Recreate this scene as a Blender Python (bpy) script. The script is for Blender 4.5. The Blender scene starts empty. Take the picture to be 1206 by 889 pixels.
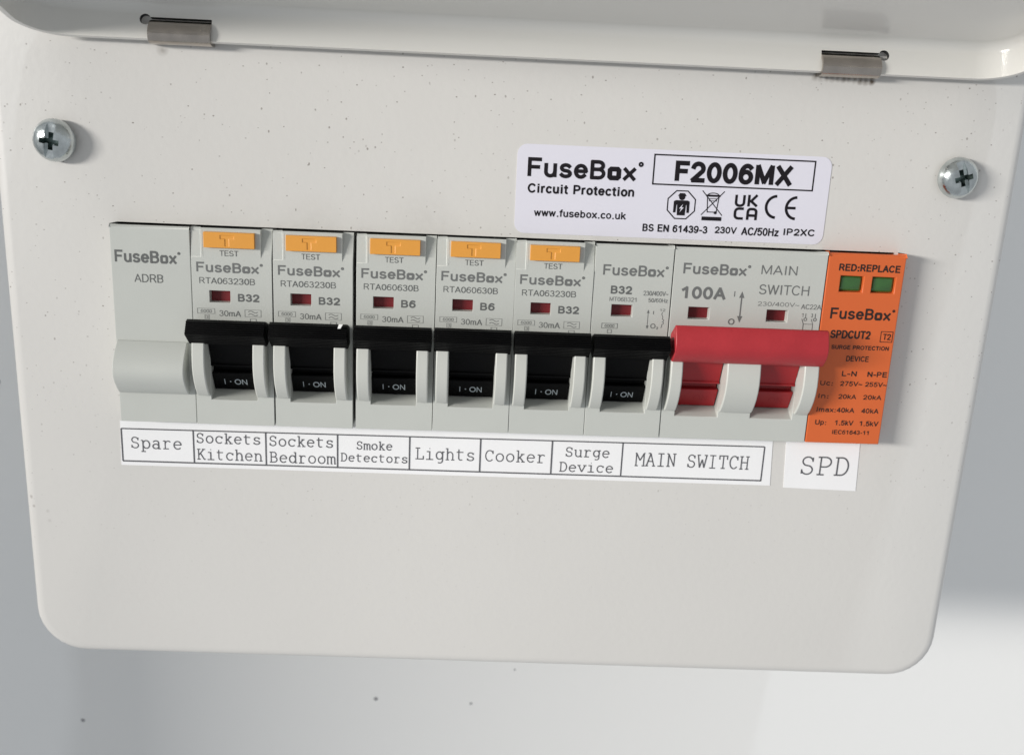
import bpy, bmesh, math, random
from mathutils import Vector, Matrix
random.seed(7)
C = bpy.context.scene.collection
scene = bpy.context.scene
S = 0.001                      # everything below is written in millimetres
R = math.radians

# ------------------------------------------------------------------ camera
cam_d = bpy.data.cameras.new('camera')
cam = bpy.data.objects.new('camera', cam_d); C.objects.link(cam)
def cv(v): return Vector((v[0], v[2], -v[1]))      # x right, y down, z away  ->  Blender
rx = cv((0.99830511, -0.04538289, -0.03643226))
ry = -cv((0.03356886, 0.96041877, -0.27653015))
rz = -cv((0.04753997, 0.27483847, 0.96031441))
m = Matrix((rx, ry, rz)).transposed().to_4x4()
m.translation = Vector((-10.44, -226.4, 55.78)) * S
cam.matrix_world = m
cam_d.sensor_fit = 'HORIZONTAL'; cam_d.sensor_width = 36; cam_d.lens = 36 * 1210 / 1206
cam_d.clip_start = 0.01; cam_d.clip_end = 50
cam_d.dof.use_dof = True; cam_d.dof.focus_distance = 0.232; cam_d.dof.aperture_fstop = 22
scene.camera = cam

# ------------------------------------------------------------------ world and lamps
w = bpy.data.worlds.new('World'); scene.world = w; w.use_nodes = True
bg = w.node_tree.nodes['Background']
bg.inputs[0].default_value = (0.92, 0.957, 1.0, 1); bg.inputs[1].default_value = 0.412

def area(name, loc, target, sx, sy, power, col):
    d = bpy.data.lights.new(name, 'AREA'); d.energy = power; d.color = col
    d.shape = 'RECTANGLE'; d.size = sx; d.size_y = sy
    o = bpy.data.objects.new(name, d); C.objects.link(o)
    o.location = loc
    o.rotation_euler = (Vector(target) - Vector(loc)).to_track_quat('-Z', 'Y').to_euler()
    return o
area('window_light', (-2.15, -1.38, 0.45), (0, 0.0, 0), 0.92, 0.25, 67, (1.0, 0.965, 0.915))
area('ceiling_light', (0.36, -1.40, 2.70), (0, 0.1, -0.1), 0.10, 0.10, 10, (0.86, 0.93, 1.0))

scene.view_settings.view_transform = 'Standard'
try: scene.view_settings.look = 'None'
except Exception: pass
scene.view_settings.exposure = 0.22; scene.view_settings.gamma = 1.0
scene.view_settings.use_curve_mapping = False

# ------------------------------------------------------------------ materials
def mat(name, col, rough=0.5, metal=0.0, bump=0.0, bscale=800, spec=0.5, var=0.0, vscale=60, coat=0.0, rvar=0.0):
    mt = bpy.data.materials.new(name); mt.use_nodes = True
    nt = mt.node_tree; b = nt.nodes['Principled BSDF']
    b.inputs['Base Color'].default_value = (*col, 1)
    b.inputs['Roughness'].default_value = rough; b.inputs['Metallic'].default_value = metal
    b.inputs['Specular IOR Level'].default_value = spec
    b.inputs['Coat Weight'].default_value = coat
    tc = nt.nodes.new('ShaderNodeTexCoord')
    if var or rvar:
        n = nt.nodes.new('ShaderNodeTexNoise'); n.inputs['Scale'].default_value = vscale; n.inputs['Detail'].default_value = 5
        nt.links.new(tc.outputs['Object'], n.inputs['Vector'])
        if var:
            mx = nt.nodes.new('ShaderNodeMix'); mx.data_type = 'RGBA'
            mx.inputs[6].default_value = (*[c * (1 - var) for c in col], 1)
            mx.inputs[7].default_value = (*[min(1, c * (1 + var)) for c in col], 1)
            nt.links.new(n.outputs[0], mx.inputs[0]); nt.links.new(mx.outputs[2], b.inputs['Base Color'])
        if rvar:
            mr = nt.nodes.new('ShaderNodeMapRange')
            mr.inputs[1].default_value = .3; mr.inputs[2].default_value = .7
            mr.inputs[3].default_value = rough - rvar; mr.inputs[4].default_value = rough + rvar
            nt.links.new(n.outputs[0], mr.inputs[0]); nt.links.new(mr.outputs[0], b.inputs['Roughness'])
    if bump:
        n2 = nt.nodes.new('ShaderNodeTexNoise'); n2.inputs['Scale'].default_value = bscale; n2.inputs['Detail'].default_value = 3
        nt.links.new(tc.outputs['Object'], n2.inputs['Vector'])
        bp = nt.nodes.new('ShaderNodeBump'); bp.inputs['Strength'].default_value = bump; bp.inputs['Distance'].default_value = 0.0002
        nt.links.new(n2.outputs[0], bp.inputs['Height']); nt.links.new(bp.outputs[0], b.inputs['Normal'])
    return mt

def add_specks(mt, layers, col, smudges=(), zfade=None):
    """small marks of dirt: chosen Voronoi cells, each with its own little dot"""
    nt = mt.node_tree; b = nt.nodes['Principled BSDF']; N = nt.nodes.new; L = nt.links.new
    tc = N('ShaderNodeTexCoord')
    def mth(op, a, bb=None):
        x = N('ShaderNodeMath'); x.operation = op
        for i, v in enumerate((a, bb)):
            if v is None: continue
            if isinstance(v, (int, float)): x.inputs[i].default_value = v
            else: L(v, x.inputs[i])
        return x.outputs[0]
    tot = None
    for scale, keep, rad, amt, stretch in layers:
        mp = N('ShaderNodeMapping'); mp.inputs['Scale'].default_value = stretch; mp.inputs['Rotation'].default_value = (0, .5 * scale % 1.3, 0)
        L(tc.outputs['Object'], mp.inputs[0])
        ns = N('ShaderNodeTexNoise'); ns.inputs['Scale'].default_value = scale * 3; ns.inputs['Detail'].default_value = 2
        L(mp.outputs[0], ns.inputs['Vector'])
        vo = N('ShaderNodeTexVoronoi'); vo.inputs['Scale'].default_value = scale; L(mp.outputs[0], vo.inputs['Vector'])
        sep = N('ShaderNodeSeparateColor'); L(vo.outputs['Color'], sep.inputs[0])
        big = N('ShaderNodeTexNoise'); big.inputs['Scale'].default_value = 14; L(tc.outputs['Object'], big.inputs['Vector'])
        thr = mth('MULTIPLY', big.outputs[0], keep * 2)
        on = mth('LESS_THAN', sep.outputs[0], thr)
        dd = mth('ADD', vo.outputs['Distance'], mth('MULTIPLY', mth('SUBTRACT', ns.outputs[0], .5), rad * 1.6))
        rr = mth('MULTIPLY', sep.outputs[1], rad)
        near = N('ShaderNodeMapRange'); near.inputs[1].default_value = 0
        q = mth('DIVIDE', dd, mth('ADD', rr, rad * .3))
        near.inputs[1].default_value = .6; near.inputs[2].default_value = 1.1; near.inputs[3].default_value = 1; near.inputs[4].default_value = 0
        L(q, near.inputs[0])
        f = mth('MULTIPLY', mth('MULTIPLY', on, near.outputs[0]), mth('MULTIPLY', mth('ADD', sep.outputs[2], .25), amt))
        tot = f if tot is None else mth('MAXIMUM', tot, f)
    if zfade:      # dust has settled on the upper part only
        sx_ = N('ShaderNodeSeparateXYZ'); L(tc.outputs['Object'], sx_.inputs[0])
        zr = N('ShaderNodeMapRange'); zr.inputs[1].default_value = zfade[0] * S; zr.inputs[2].default_value = zfade[1] * S; zr.inputs[3].default_value = zfade[2]; zr.inputs[4].default_value = 1
        L(sx_.outputs[2], zr.inputs[0]); tot = mth('MULTIPLY', tot, zr.outputs[0])
    for (sx, sy, sz, r, amt) in smudges:
        vm = N('ShaderNodeVectorMath'); vm.operation = 'DISTANCE'; vm.inputs[1].default_value = (sx * S, sy * S, sz * S)
        L(tc.outputs['Object'], vm.inputs[0])
        ns = N('ShaderNodeTexNoise'); ns.inputs['Scale'].default_value = 700; L(tc.outputs['Object'], ns.inputs['Vector'])
        mr = N('ShaderNodeMapRange'); mr.inputs[1].default_value = 0; mr.inputs[2].default_value = r * S; mr.inputs[3].default_value = amt; mr.inputs[4].default_value = 0
        L(vm.outputs['Value'], mr.inputs[0])
        tot = mth('MAXIMUM', tot, mth('MULTIPLY', mr.outputs[0], ns.outputs[0]))
    mx = N('ShaderNodeMix'); mx.data_type = 'RGBA'
    src = b.inputs['Base Color']
    if src.is_linked: L(src.links[0].from_socket, mx.inputs[6])
    else: mx.inputs[6].default_value = src.default_value
    mx.inputs[7].default_value = (*col, 1)
    cl = N('ShaderNodeClamp'); L(tot, cl.inputs[0]); L(cl.outputs[0], mx.inputs[0])
    L(mx.outputs[2], b.inputs['Base Color'])
    return mt

CREAM = (0.645, 0.632, 0.608)
M = {}
M['plate'] = add_specks(mat('cream_powder_coat', CREAM, .36, bump=.2, bscale=650, var=.025, vscale=25, rvar=.09),
    [(260, .38, .072, .65, (1.5, 1, 1)), (120, .12, .042, .75, (2.2, 1, 1)), (520, .60, .12, .6, (1, 1, 1.5)), (370, .42, .09, .5, (1.3, 1, 1))], (.10, .075, .05),
    [(64.3, 5, 60.05, 1.05, 1.00), (65.5, 5, 59.95, 1.05, 1.12), (66.8, 5, 60.05, 1.05, 1.24), (68.0, 5, 59.95, 1.05, 1.36), (69.3, 5, 60.05, 1.05, 1.48), (70.5, 5, 59.95, 1.05, 1.60), (71.8, 5, 60.05, 1.05, 1.72), (73.0, 5, 59.95, 1.05, 1.84), (74.3, 5, 59.70, 1.05, 1.96), (75.5, 5, 59.60, 1.05, 2.08), (76.8, 5, 59.70, 1.05, 2.20), (-76.5, 5, 59.2, 1.5, .9), (-20, 5, 24.0, 9, .16), (-45, 5, 23.5, 8, .12), (-112.3, 5.3, -44, .6, .9), (-111.8, 5.1, -46.3, .5, .8), (-108.6, 5, -47.5, .6, .4), (-108.4, 5, -50, .6, .4)], (-60, 5, .10))
M['lid'] = add_specks(mat('lightened_cream_gloss', (.70, .69, .655), .20, bump=.05, bscale=500, var=.02, vscale=25, rvar=.04, coat=.3),  # same paint as the plate, colour lightened to brighten the dim lid
    [(200, .06, .05, .6, (1, 1, 1)), (420, .06, .07, .35, (1.5, 1, 1))], (.12, .09, .06))
M['body'] = mat('grey_moulded_plastic', (.515, .53, .50), .38, bump=.12, bscale=2500, var=.03, vscale=120, rvar=.05)
M['guard'] = mat('grey_plastic_guard', (.545, .555, .52), .40, bump=.08, bscale=2500, var=.02, vscale=150)
M['black'] = mat('black_plastic', (.0012, .0012, .0014), .48, spec=.11, bump=.15, bscale=3000, rvar=.1, vscale=300)
M['red'] = add_specks(mat('red_plastic', (.40, .022, .030), .46, bump=.25, bscale=1200, var=.22, vscale=130, rvar=.08),
    [(300, .12, .06, .5, (1, 1, 1))], (.62, .25, .25))
M['red_deep'] = mat('red_rocker_plastic', (.33, .009, .014), .34, bump=.06, bscale=1500)
M['red_print'] = mat('red_raised_legend', (.30, .006, .012), .5)
M['flag'] = mat('dark_red_flag', (.16, .006, .010), .5, var=.25, vscale=500)
M['orange'] = mat('orange_plastic', (.64, .125, .028), .42, bump=.08, bscale=2500, var=.03, vscale=140)
M['yellow'] = mat('amber_plastic', (.72, .32, .05), .42, bump=.06, bscale=2500, var=.05, vscale=300)
M['green'] = mat('green_indicator', (.034, .115, .025), .22, var=.25, vscale=350, coat=.4)
M['grey_print'] = mat('grey_print', (.115, .12, .118), .5)
M['mid_print'] = mat('mid_grey_print', (.145, .15, .148), .5)
M['pale_print'] = mat('pale_grey_print', (.21, .215, .21), .5)
M['white_print'] = mat('pale_legend', (.42, .47, .50), .5)
M['dark_print'] = mat('black_print', (.008, .006, .009), .6, spec=.25)
M['orange_print'] = mat('black_print_on_orange', (.018, .008, .006), .5)
M['type_print'] = mat('typewriter_ink', (.10, .10, .11), .6, var=.3, vscale=900)
M['sticker'] = mat('white_vinyl', (.72, .71, .79), .38, bump=.05, bscale=300, var=.01)
add_specks(M['sticker'], [(160, .10, .04, .5, (1, 1, 1))], (.25, .22, .22))
M['paper'] = mat('white_paper', (.86, .86, .87), .6, bump=.15, bscale=240, var=.02, vscale=90)
M['zinc'] = mat('zinc_plate', (.56, .60, .60), .20, metal=1, bump=.50, bscale=700, var=.55, vscale=420, rvar=.07)
M['recess'] = mat('green_grey_recess', (.16, .21, .20), .35, metal=.8)  # cross recess in a darker green-grey metal than the head
M['clip'] = mat('spring_steel', (.43, .39, .35), .20, metal=1, bump=.12, bscale=600, var=.25, vscale=250, rvar=.1)
M['wall'] = mat('white_emulsion', (.82, .82, .81), .75, bump=.25, bscale=260, var=.012, vscale=12, spec=.3)
M['speck'] = mat('dark_speck', (.32, .32, .33), .7)
M['dark'] = mat('interior_shade', (.03, .03, .03), .8)  # near-black: interior shade painted into the rail and hinge slot walls
M['white'] = mat('white_chip', (.85, .85, .83), .5)

# ------------------------------------------------------------------ helpers
class MB:
    def __init__(s): s.v = []; s.f = []; s.k = {}
    def vert(s, p, merge=True):
        key = tuple(round(c, 5) for c in p)
        if merge and key in s.k: return s.k[key]
        s.v.append(p); i = len(s.v) - 1
        if merge: s.k[key] = i
        return i
    def face(s, pts, merge=True):
        ids = []
        for p in pts:
            i = s.vert(p, merge)
            if i not in ids: ids.append(i)
        if len(ids) > 2: s.f.append(ids)
    def box(s, x0, x1, y0, y1, z0, z1):
        a = [(x0, y0, z0), (x1, y0, z0), (x1, y1, z0), (x0, y1, z0), (x0, y0, z1), (x1, y0, z1), (x1, y1, z1), (x0, y1, z1)]
        for q in ((0, 3, 2, 1), (4, 5, 6, 7), (0, 1, 5, 4), (1, 2, 6, 5), (2, 3, 7, 6), (3, 0, 4, 7)): s.face([a[i] for i in q])
    def prism(s, sec, x0, x1):           # sec: list of (y, z)
        n = len(sec)
        for i in range(n):
            a, b = sec[i], sec[(i + 1) % n]
            s.face([(x0, *a), (x1, *a), (x1, *b), (x0, *b)])
        s.face([(x0, *p) for p in sec]); s.face([(x1, *p) for p in reversed(sec)])
    def mesh(s, name, smooth=None, recalc=True):
        me = bpy.data.meshes.new(name)
        me.from_pydata([tuple(c * S for c in p) for p in s.v], [], s.f)
        if recalc:
            bm = bmesh.new(); bm.from_mesh(me)
            bmesh.ops.recalc_face_normals(bm, faces=bm.faces); bm.to_mesh(me); bm.free()
        if smooth is not None:
            me.polygons.foreach_set('use_smooth', [True] * len(me.polygons))
            me.set_sharp_from_angle(angle=R(smooth))
        me.update(); return me

def obj(name, me, material, parent=None, bevel=0, seg=2, ang=35):
    o = bpy.data.objects.new(name, me); C.objects.link(o)
    if not me.materials: me.materials.append(material)
    if parent: o.parent = parent
    if bevel:
        b = o.modifiers.new('bevel', 'BEVEL'); b.width = bevel * S; b.segments = seg
        b.limit_method = 'ANGLE'; b.angle_limit = R(ang); b.harden_normals = False
    return o

def thing(name, label, cat, loc=(0, 0, 0), group=None):
    o = bpy.data.objects.new(name, None); C.objects.link(o)
    o.empty_display_size = .01; o.location = Vector(loc) * S
    o['label'] = label; o['category'] = cat
    if group: o['group'] = group
    return o

def terrace(xs, zs, lev, back, topback=None):
    b = MB(); nx, nz = len(xs) - 1, len(zs) - 1
    for i in range(nx):
        for j in range(nz):
            a0, a1 = lev(i, j)
            b.face([(xs[i], a0, zs[j]), (xs[i+1], a0, zs[j]), (xs[i+1], a1, zs[j+1]), (xs[i], a1, zs[j+1])])
            if i < nx - 1:
                c0, c1 = lev(i + 1, j); x = xs[i+1]
                if (a0, a1) != (c0, c1): b.face([(x, a0, zs[j]), (x, a1, zs[j+1]), (x, c1, zs[j+1]), (x, c0, zs[j])])
            if j < nz - 1:
                c = lev(i, j + 1)[0]; z = zs[j+1]
                if a1 != c: b.face([(xs[i], a1, z), (xs[i+1], a1, z), (xs[i+1], c, z), (xs[i], c, z)])
    zt = zs[-1] if topback is None else topback
    zb = lambda z: zt if z == zs[-1] else z
    for j in range(nz):
        for i, x in ((0, xs[0]), (nx - 1, xs[-1])):
            a0, a1 = lev(i, j)
            b.face([(x, a0, zs[j]), (x, a1, zs[j+1]), (x, back, zb(zs[j+1])), (x, back, zs[j])])
    for i in range(nx):
        b.face([(xs[i], lev(i, 0)[0], zs[0]), (xs[i+1], lev(i, 0)[0], zs[0]), (xs[i+1], back, zs[0]), (xs[i], back, zs[0])])
        b.face([(xs[i], lev(i, nz-1)[1], zs[-1]), (xs[i+1], lev(i, nz-1)[1], zs[-1]), (xs[i+1], back, zt), (xs[i], back, zt)])
    for i in range(nx):
        for j in range(nz):
            b.face([(xs[i], back, zs[j]), (xs[i], back, zb(zs[j+1])), (xs[i+1], back, zb(zs[j+1])), (xs[i+1], back, zs[j])])
    return b

def rrect(x0, x1, z0, z1, r, n=6):
    pts = []
    for cx, cz, a in ((x1 - r, z0 + r, -90), (x1 - r, z1 - r, 0), (x0 + r, z1 - r, 90), (x0 + r, z0 + r, 180)):
        for k in range(n + 1):
            t = R(a + 90 * k / n); pts.append((cx + r * math.cos(t), cz + r * math.sin(t)))
    return pts

# --- lettering: a plain grotesque drawn as strokes (cap height 1), flat print a few hundredths of a millimetre proud
def arc(cx, cz, rx_, rz_, a0, a1, n=14):
    return [(cx + rx_ * math.cos(R(a0 + (a1 - a0) * k / n)), cz + rz_ * math.sin(R(a0 + (a1 - a0) * k / n))) for k in range(n + 1)]
def ell(cx, cz, rx_, rz_, n=22): return arc(cx, cz, rx_, rz_, 0, 360, n)
SA = {   # advance, strokes
 ' ': (.30, []), '.': (.26, [[(.13, 0)]]), ':': (.26, [[(.13, 0)], [(.13, .58)]]),
 '-': (.36, [[(.04, .36), (.32, .36)]]), '/': (.32, [[(.0, 0), (.30, 1)]]), '~': (.56, [[(.03, .34)] + [(.05 + k * .046, .38 + .07 * math.sin(k / 10 * 6.28)) for k in range(11)] + [(.53, .42)]]),
 '0': (.60, [ell(.29, .5, .245, .5)]), '1': (.60, [[(.08, .74), (.34, .98), (.34, 0)]]),
 '2': (.60, [arc(.285, .71, .235, .29, 170, -35) + [(.05, .0), (.55, 0)]]), '3': (.60, [arc(.27, .755, .205, .245, 160, -90) , arc(.27, .265, .245, .265, 90, -160)]),
 '4': (.60, [[(.42, 0), (.42, 1), (.03, .28), (.56, .28)]]), '5': (.60, [[(.51, 1), (.13, 1), (.08, .50)] + arc(.275, .325, .245, .325, 135, -155)]),
 '6': (.60, [ell(.29, .315, .24, .315), arc(.33, .45, .28, .55, 50, 185)]), '7': (.60, [[(.04, 1), (.54, 1), (.22, 0)]]),
 '8': (.60, [ell(.29, .755, .20, .245), ell(.29, .265, .245, .265)]), '9': (.60, [ell(.29, .685, .24, .315), arc(.25, .55, .28, .55, 230, 365)]),
 'A': (.70, [[(.02, 0), (.34, 1)], [(.34, 1), (.66, 0)], [(.14, .32), (.54, .32)]]),
 'B': (.70, [[(.08, 0), (.08, 1)], [(.08, 1), (.34, 1)] + arc(.36, .765, .21, .235, 90, -90) + [(.08, .53)], [(.36, .53)] + arc(.38, .265, .235, .265, 90, -90) + [(.08, 0)]]),
 'C': (.76, [arc(.39, .5, .34, .5, 42, 318)]), 'D': (.76, [[(.08, 0), (.08, 1), (.32, 1)] + arc(.32, .5, .36, .5, 90, -90) + [(.08, 0)]]),
 'E': (.66, [[(.58, 1), (.08, 1), (.08, 0), (.60, 0)], [(.08, .53), (.55, .53)]]), 'F': (.62, [[(.57, 1), (.08, 1), (.08, 0)], [(.08, .52), (.50, .52)]]),
 'G': (.80, [arc(.40, .5, .35, .5, 45, 340) + [(.73, .46), (.45, .46)]]), 'H': (.74, [[(.08, 0), (.08, 1)], [(.64, 0), (.64, 1)], [(.08, .53), (.64, .53)]]),
 'I': (.28, [[(.14, 0), (.14, 1)]]), 'K': (.68, [[(.08, 0), (.08, 1)], [(.60, 1), (.10, .40)], [(.26, .58), (.63, 0)]]), 'L': (.58, [[(.08, 1), (.08, 0), (.54, 0)]]),
 'M': (.86, [[(.08, 0), (.08, 1)], [(.10, 1), (.42, .06)], [(.42, .06), (.74, 1)], [(.76, 1), (.76, 0)]]),
 'N': (.74, [[(.08, 0), (.08, 1)], [(.09, 1), (.63, 0)], [(.64, 0), (.64, 1)]]), 'O': (.80, [ell(.40, .5, .35, .5)]),
 'P': (.68, [[(.08, 0), (.08, 1)], [(.08, 1), (.36, 1)] + arc(.36, .73, .235, .27, 90, -90) + [(.08, .46)]]),
 'R': (.73, [[(.08, 0), (.08, 1)], [(.08, 1), (.38, 1)] + arc(.38, .74, .235, .26, 90, -90) + [(.08, .48)], [(.36, .48), (.45, .42), (.65, 0)]]),
 'S': (.68, [arc(.33, .745, .245, .255, 25, 270) + arc(.33, .25, .275, .25, 90, -160)[1:]]), 'T': (.64, [[(.03, 1), (.61, 1)], [(.32, 1), (.32, 0)]]),
 'U': (.74, [[(.08, 1), (.08, .32)] + arc(.36, .30, .28, .30, 180, 360) + [(.64, 1)]]), 'V': (.68, [[(.02, 1), (.34, 0)], [(.34, 0), (.66, 1)]]),
 'W': (.96, [[(.02, 1), (.25, 0)], [(.25, 0), (.47, .98)], [(.47, .98), (.69, 0)], [(.69, 0), (.92, 1)]]), 'X': (.68, [[(.04, 0), (.62, 1)], [(.04, 1), (.62, 0)]]),
 'a': (.58, [arc(.26, .52, .20, .20, 160, 0) + [(.46, .1), (.50, 0)], ell(.25, .21, .21, .21)]), 'b': (.60, [[(.07, 0), (.07, 1)], ell(.29, .36, .22, .36)]),
 'c': (.54, [arc(.28, .36, .235, .36, 45, 315)]), 'd': (.60, [[(.50, 0), (.50, 1)], ell(.28, .36, .22, .36)]),
 'e': (.58, [[(.07, .37), (.51, .37)], arc(.285, .36, .235, .36, 2, 320)]), 'f': (.32, [[(.14, 0), (.14, .80)] + arc(.27, .82, .13, .18, 180, 80, 6), [(.01, .71), (.28, .71)]]),
 'i': (.26, [[(.12, 0), (.12, .72)], [(.12, .95), (.12, 1.0)]]), 'k': (.54, [[(.07, 0), (.07, 1)], [(.46, .72), (.09, .30)], [(.22, .44), (.49, 0)]]),
 'm': (.88, [[(.07, 0), (.07, .72)], [(.07, .46)] + arc(.24, .50, .17, .22, 180, 0, 8) + [(.41, 0)], [(.41, .46)] + arc(.58, .50, .17, .22, 180, 0, 8) + [(.75, 0)]]),
 'n': (.58, [[(.07, 0), (.07, .72)], [(.07, .42)] + arc(.28, .47, .20, .25, 180, 0, 10) + [(.48, 0)]]), 'o': (.58, [ell(.285, .36, .235, .36)]),
 'p': (.60, [[(.07, -.28), (.07, .72)], ell(.29, .36, .22, .36)]), 'r': (.36, [[(.07, 0), (.07, .72)], [(.07, .40)] + arc(.27, .44, .20, .28, 180, 85, 8)]),
 's': (.52, [arc(.25, .54, .19, .18, 25, 270, 10) + arc(.25, .18, .21, .18, 90, -160, 10)[1:]]), 't': (.32, [[(.14, .94), (.14, .14)] + arc(.26, .14, .12, .14, 180, 280, 6), [(.01, .71), (.28, .71)]]),
 'u': (.58, [[(.07, .72), (.07, .25)] + arc(.27, .25, .20, .25, 180, 360, 10), [(.48, 0), (.48, .72)]]),
 'w': (.76, [[(.02, .72), (.19, 0)], [(.19, 0), (.36, .70)], [(.36, .70), (.53, 0)], [(.53, 0), (.70, .72)]]), 'x': (.54, [[(.03, 0), (.49, .72)], [(.03, .72), (.49, 0)]]),
 'z': (.52, [[(.05, .70), (.45, .70), (.05, .02), (.47, .02)]]), 'V_': (0, []),
}

class Print:
    """collects lettering and line work lying on one surface; y = surf(x, z)"""
    def __init__(s, surf): s.surf = surf if callable(surf) else (lambda x, z, q=surf: q); s.v = []; s.f = []; s.n = 0
    def _put(s, pts, faces):
        o = len(s.v); dy = .04 + .006 * (s.n % 9); s.n += 1
        s.v += [(x, s.surf(x, z) - dy, z) for x, z in pts]; s.f += [[i + o for i in f] for f in faces]
    def text(s, txt, x0, x1, z0, z1, bold=.012):
        wt = .112 + 2.5 * bold; pen = 0; paths = []
        for ch in txt:
            a, ps = SA[ch]
            paths += [[(x + pen, z) for x, z in q] for q in ps]; pen += a + wt * .72
        ax = min(p[0] for q in paths for p in q); bx = max(p[0] for q in paths for p in q); bz = max(p[1] for q in paths for p in q)
        wd = wt * (z1 - z0) / max(bz, .05) if bz > .5 else wt * (z1 - z0)
        kx = (x1 - x0 - wd) / (bx - ax) if bx - ax > 1e-3 else 1; kz = (z1 - z0 - wd) / bz
        xo = x0 + wd / 2 if bx - ax > 1e-3 else (x0 + x1) / 2
        for q in paths: s.line([(xo + (x - ax) * kx, z0 + wd / 2 + z * kz) for x, z in q], wd, cap=.32)
    def poly(s, pts): s._put(pts, [list(range(len(pts)))])
    def line(s, pts, wd, closed=False, cap=.0):
        """a mitred ribbon along the points; very sharp turns start a new ribbon"""
        P = [Vector(p) for p in pts]
        P = [p for i, p in enumerate(P) if i == 0 or (p - P[i-1]).length > 1e-5]
        if len(P) == 1: s.rect_fill(P[0], wd); return
        if not closed and (P[0] - P[-1]).length < 1e-4 and len(P) > 3: closed = True; P.pop()
        if not closed:
            for i in range(1, len(P) - 1):
                if (P[i] - P[i-1]).normalized().dot((P[i+1] - P[i]).normalized()) < -.25:
                    s.line(P[:i+1], wd, False, cap); s.line(P[i:], wd, False, cap); return
            P = list(P); d = (P[1] - P[0]).normalized(); e = (P[-1] - P[-2]).normalized()
            P[0] = P[0] - d * wd * cap; P[-1] = P[-1] + e * wd * cap
        n = len(P); out = []
        for i in range(n):
            a = P[i] - P[i-1] if (closed or i > 0) else P[1] - P[0]
            c = P[(i+1) % n] - P[i] if (closed or i < n - 1) else P[-1] - P[-2]
            a.normalize(); c.normalize(); na = Vector((-a.y, a.x)); nc = Vector((-c.y, c.x))
            mt = (na + nc) / max(.35, 1 + na.dot(nc)); out += [tuple(P[i] + mt * wd / 2), tuple(P[i] - mt * wd / 2)]
        fs = [[2*i, 2*i+1, 2*((i+1) % n)+1, 2*((i+1) % n)] for i in range(n if closed else n - 1)]
        s._put(out, [list(reversed(f)) for f in fs])
    def rect_fill(s, c, wd): h = wd * .55; s.poly([(c.x-h, c.y-h), (c.x+h, c.y-h), (c.x+h, c.y+h), (c.x-h, c.y+h)])
    def ring(s, cx, cz, r0, r1, n=24, sx=1):
        pts = []; fs = []
        for k in range(n):
            t = 2 * math.pi * k / n; c, q = math.cos(t), math.sin(t)
            pts += [(cx + r0 * c * sx, cz + r0 * q), (cx + r1 * c * sx, cz + r1 * q)]
            a = 2 * k; b = 2 * ((k + 1) % n); fs.append([a, a + 1, b + 1, b])
        s._put(pts, fs)
    def disc(s, cx, cz, r, n=16): s.poly([(cx + r * math.cos(2 * math.pi * k / n), cz + r * math.sin(2 * math.pi * k / n)) for k in range(n)])
    def rect(s, x0, x1, z0, z1, wd): s.line([(x0, z0), (x1, z0), (x1, z1), (x0, z1)], wd, True)
    def logo(s, x0, x1, z0, z1, bold=.022):
        W = x1 - x0; H = z1 - z0
        s.text('FuseB', x0, x0 + .717 * W, z0, z1, bold)
        a, b = x0 + .735 * W, x0 + .862 * W; h = .70 * H; t = (.030 + bold * .45) * W
        # the square o: two hooked halves with slanting cuts between them
        u = lambda p, q: (a + t / 2 + p * (b - a - t), z0 + t / 2 + q * (h - t))
        s.line([u(*q) for q in ((0, .14), (.14, 0), (.86, 0), (1, .14), (1, .86), (.86, 1), (.14, 1), (0, .86))], t, True)
        s.text('x', x0 + .878 * W, x1, z0, z0 + .70 * H, bold)
        s.ring(x1 + .040 * W, z1 - .13 * H, .006 * W, .024 * W, 12)
    def build(s, name, material, parent):
        b = MB(); b.v = s.v; b.f = s.f
        return obj(name, b.mesh(name, recalc=False), material, parent)

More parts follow.
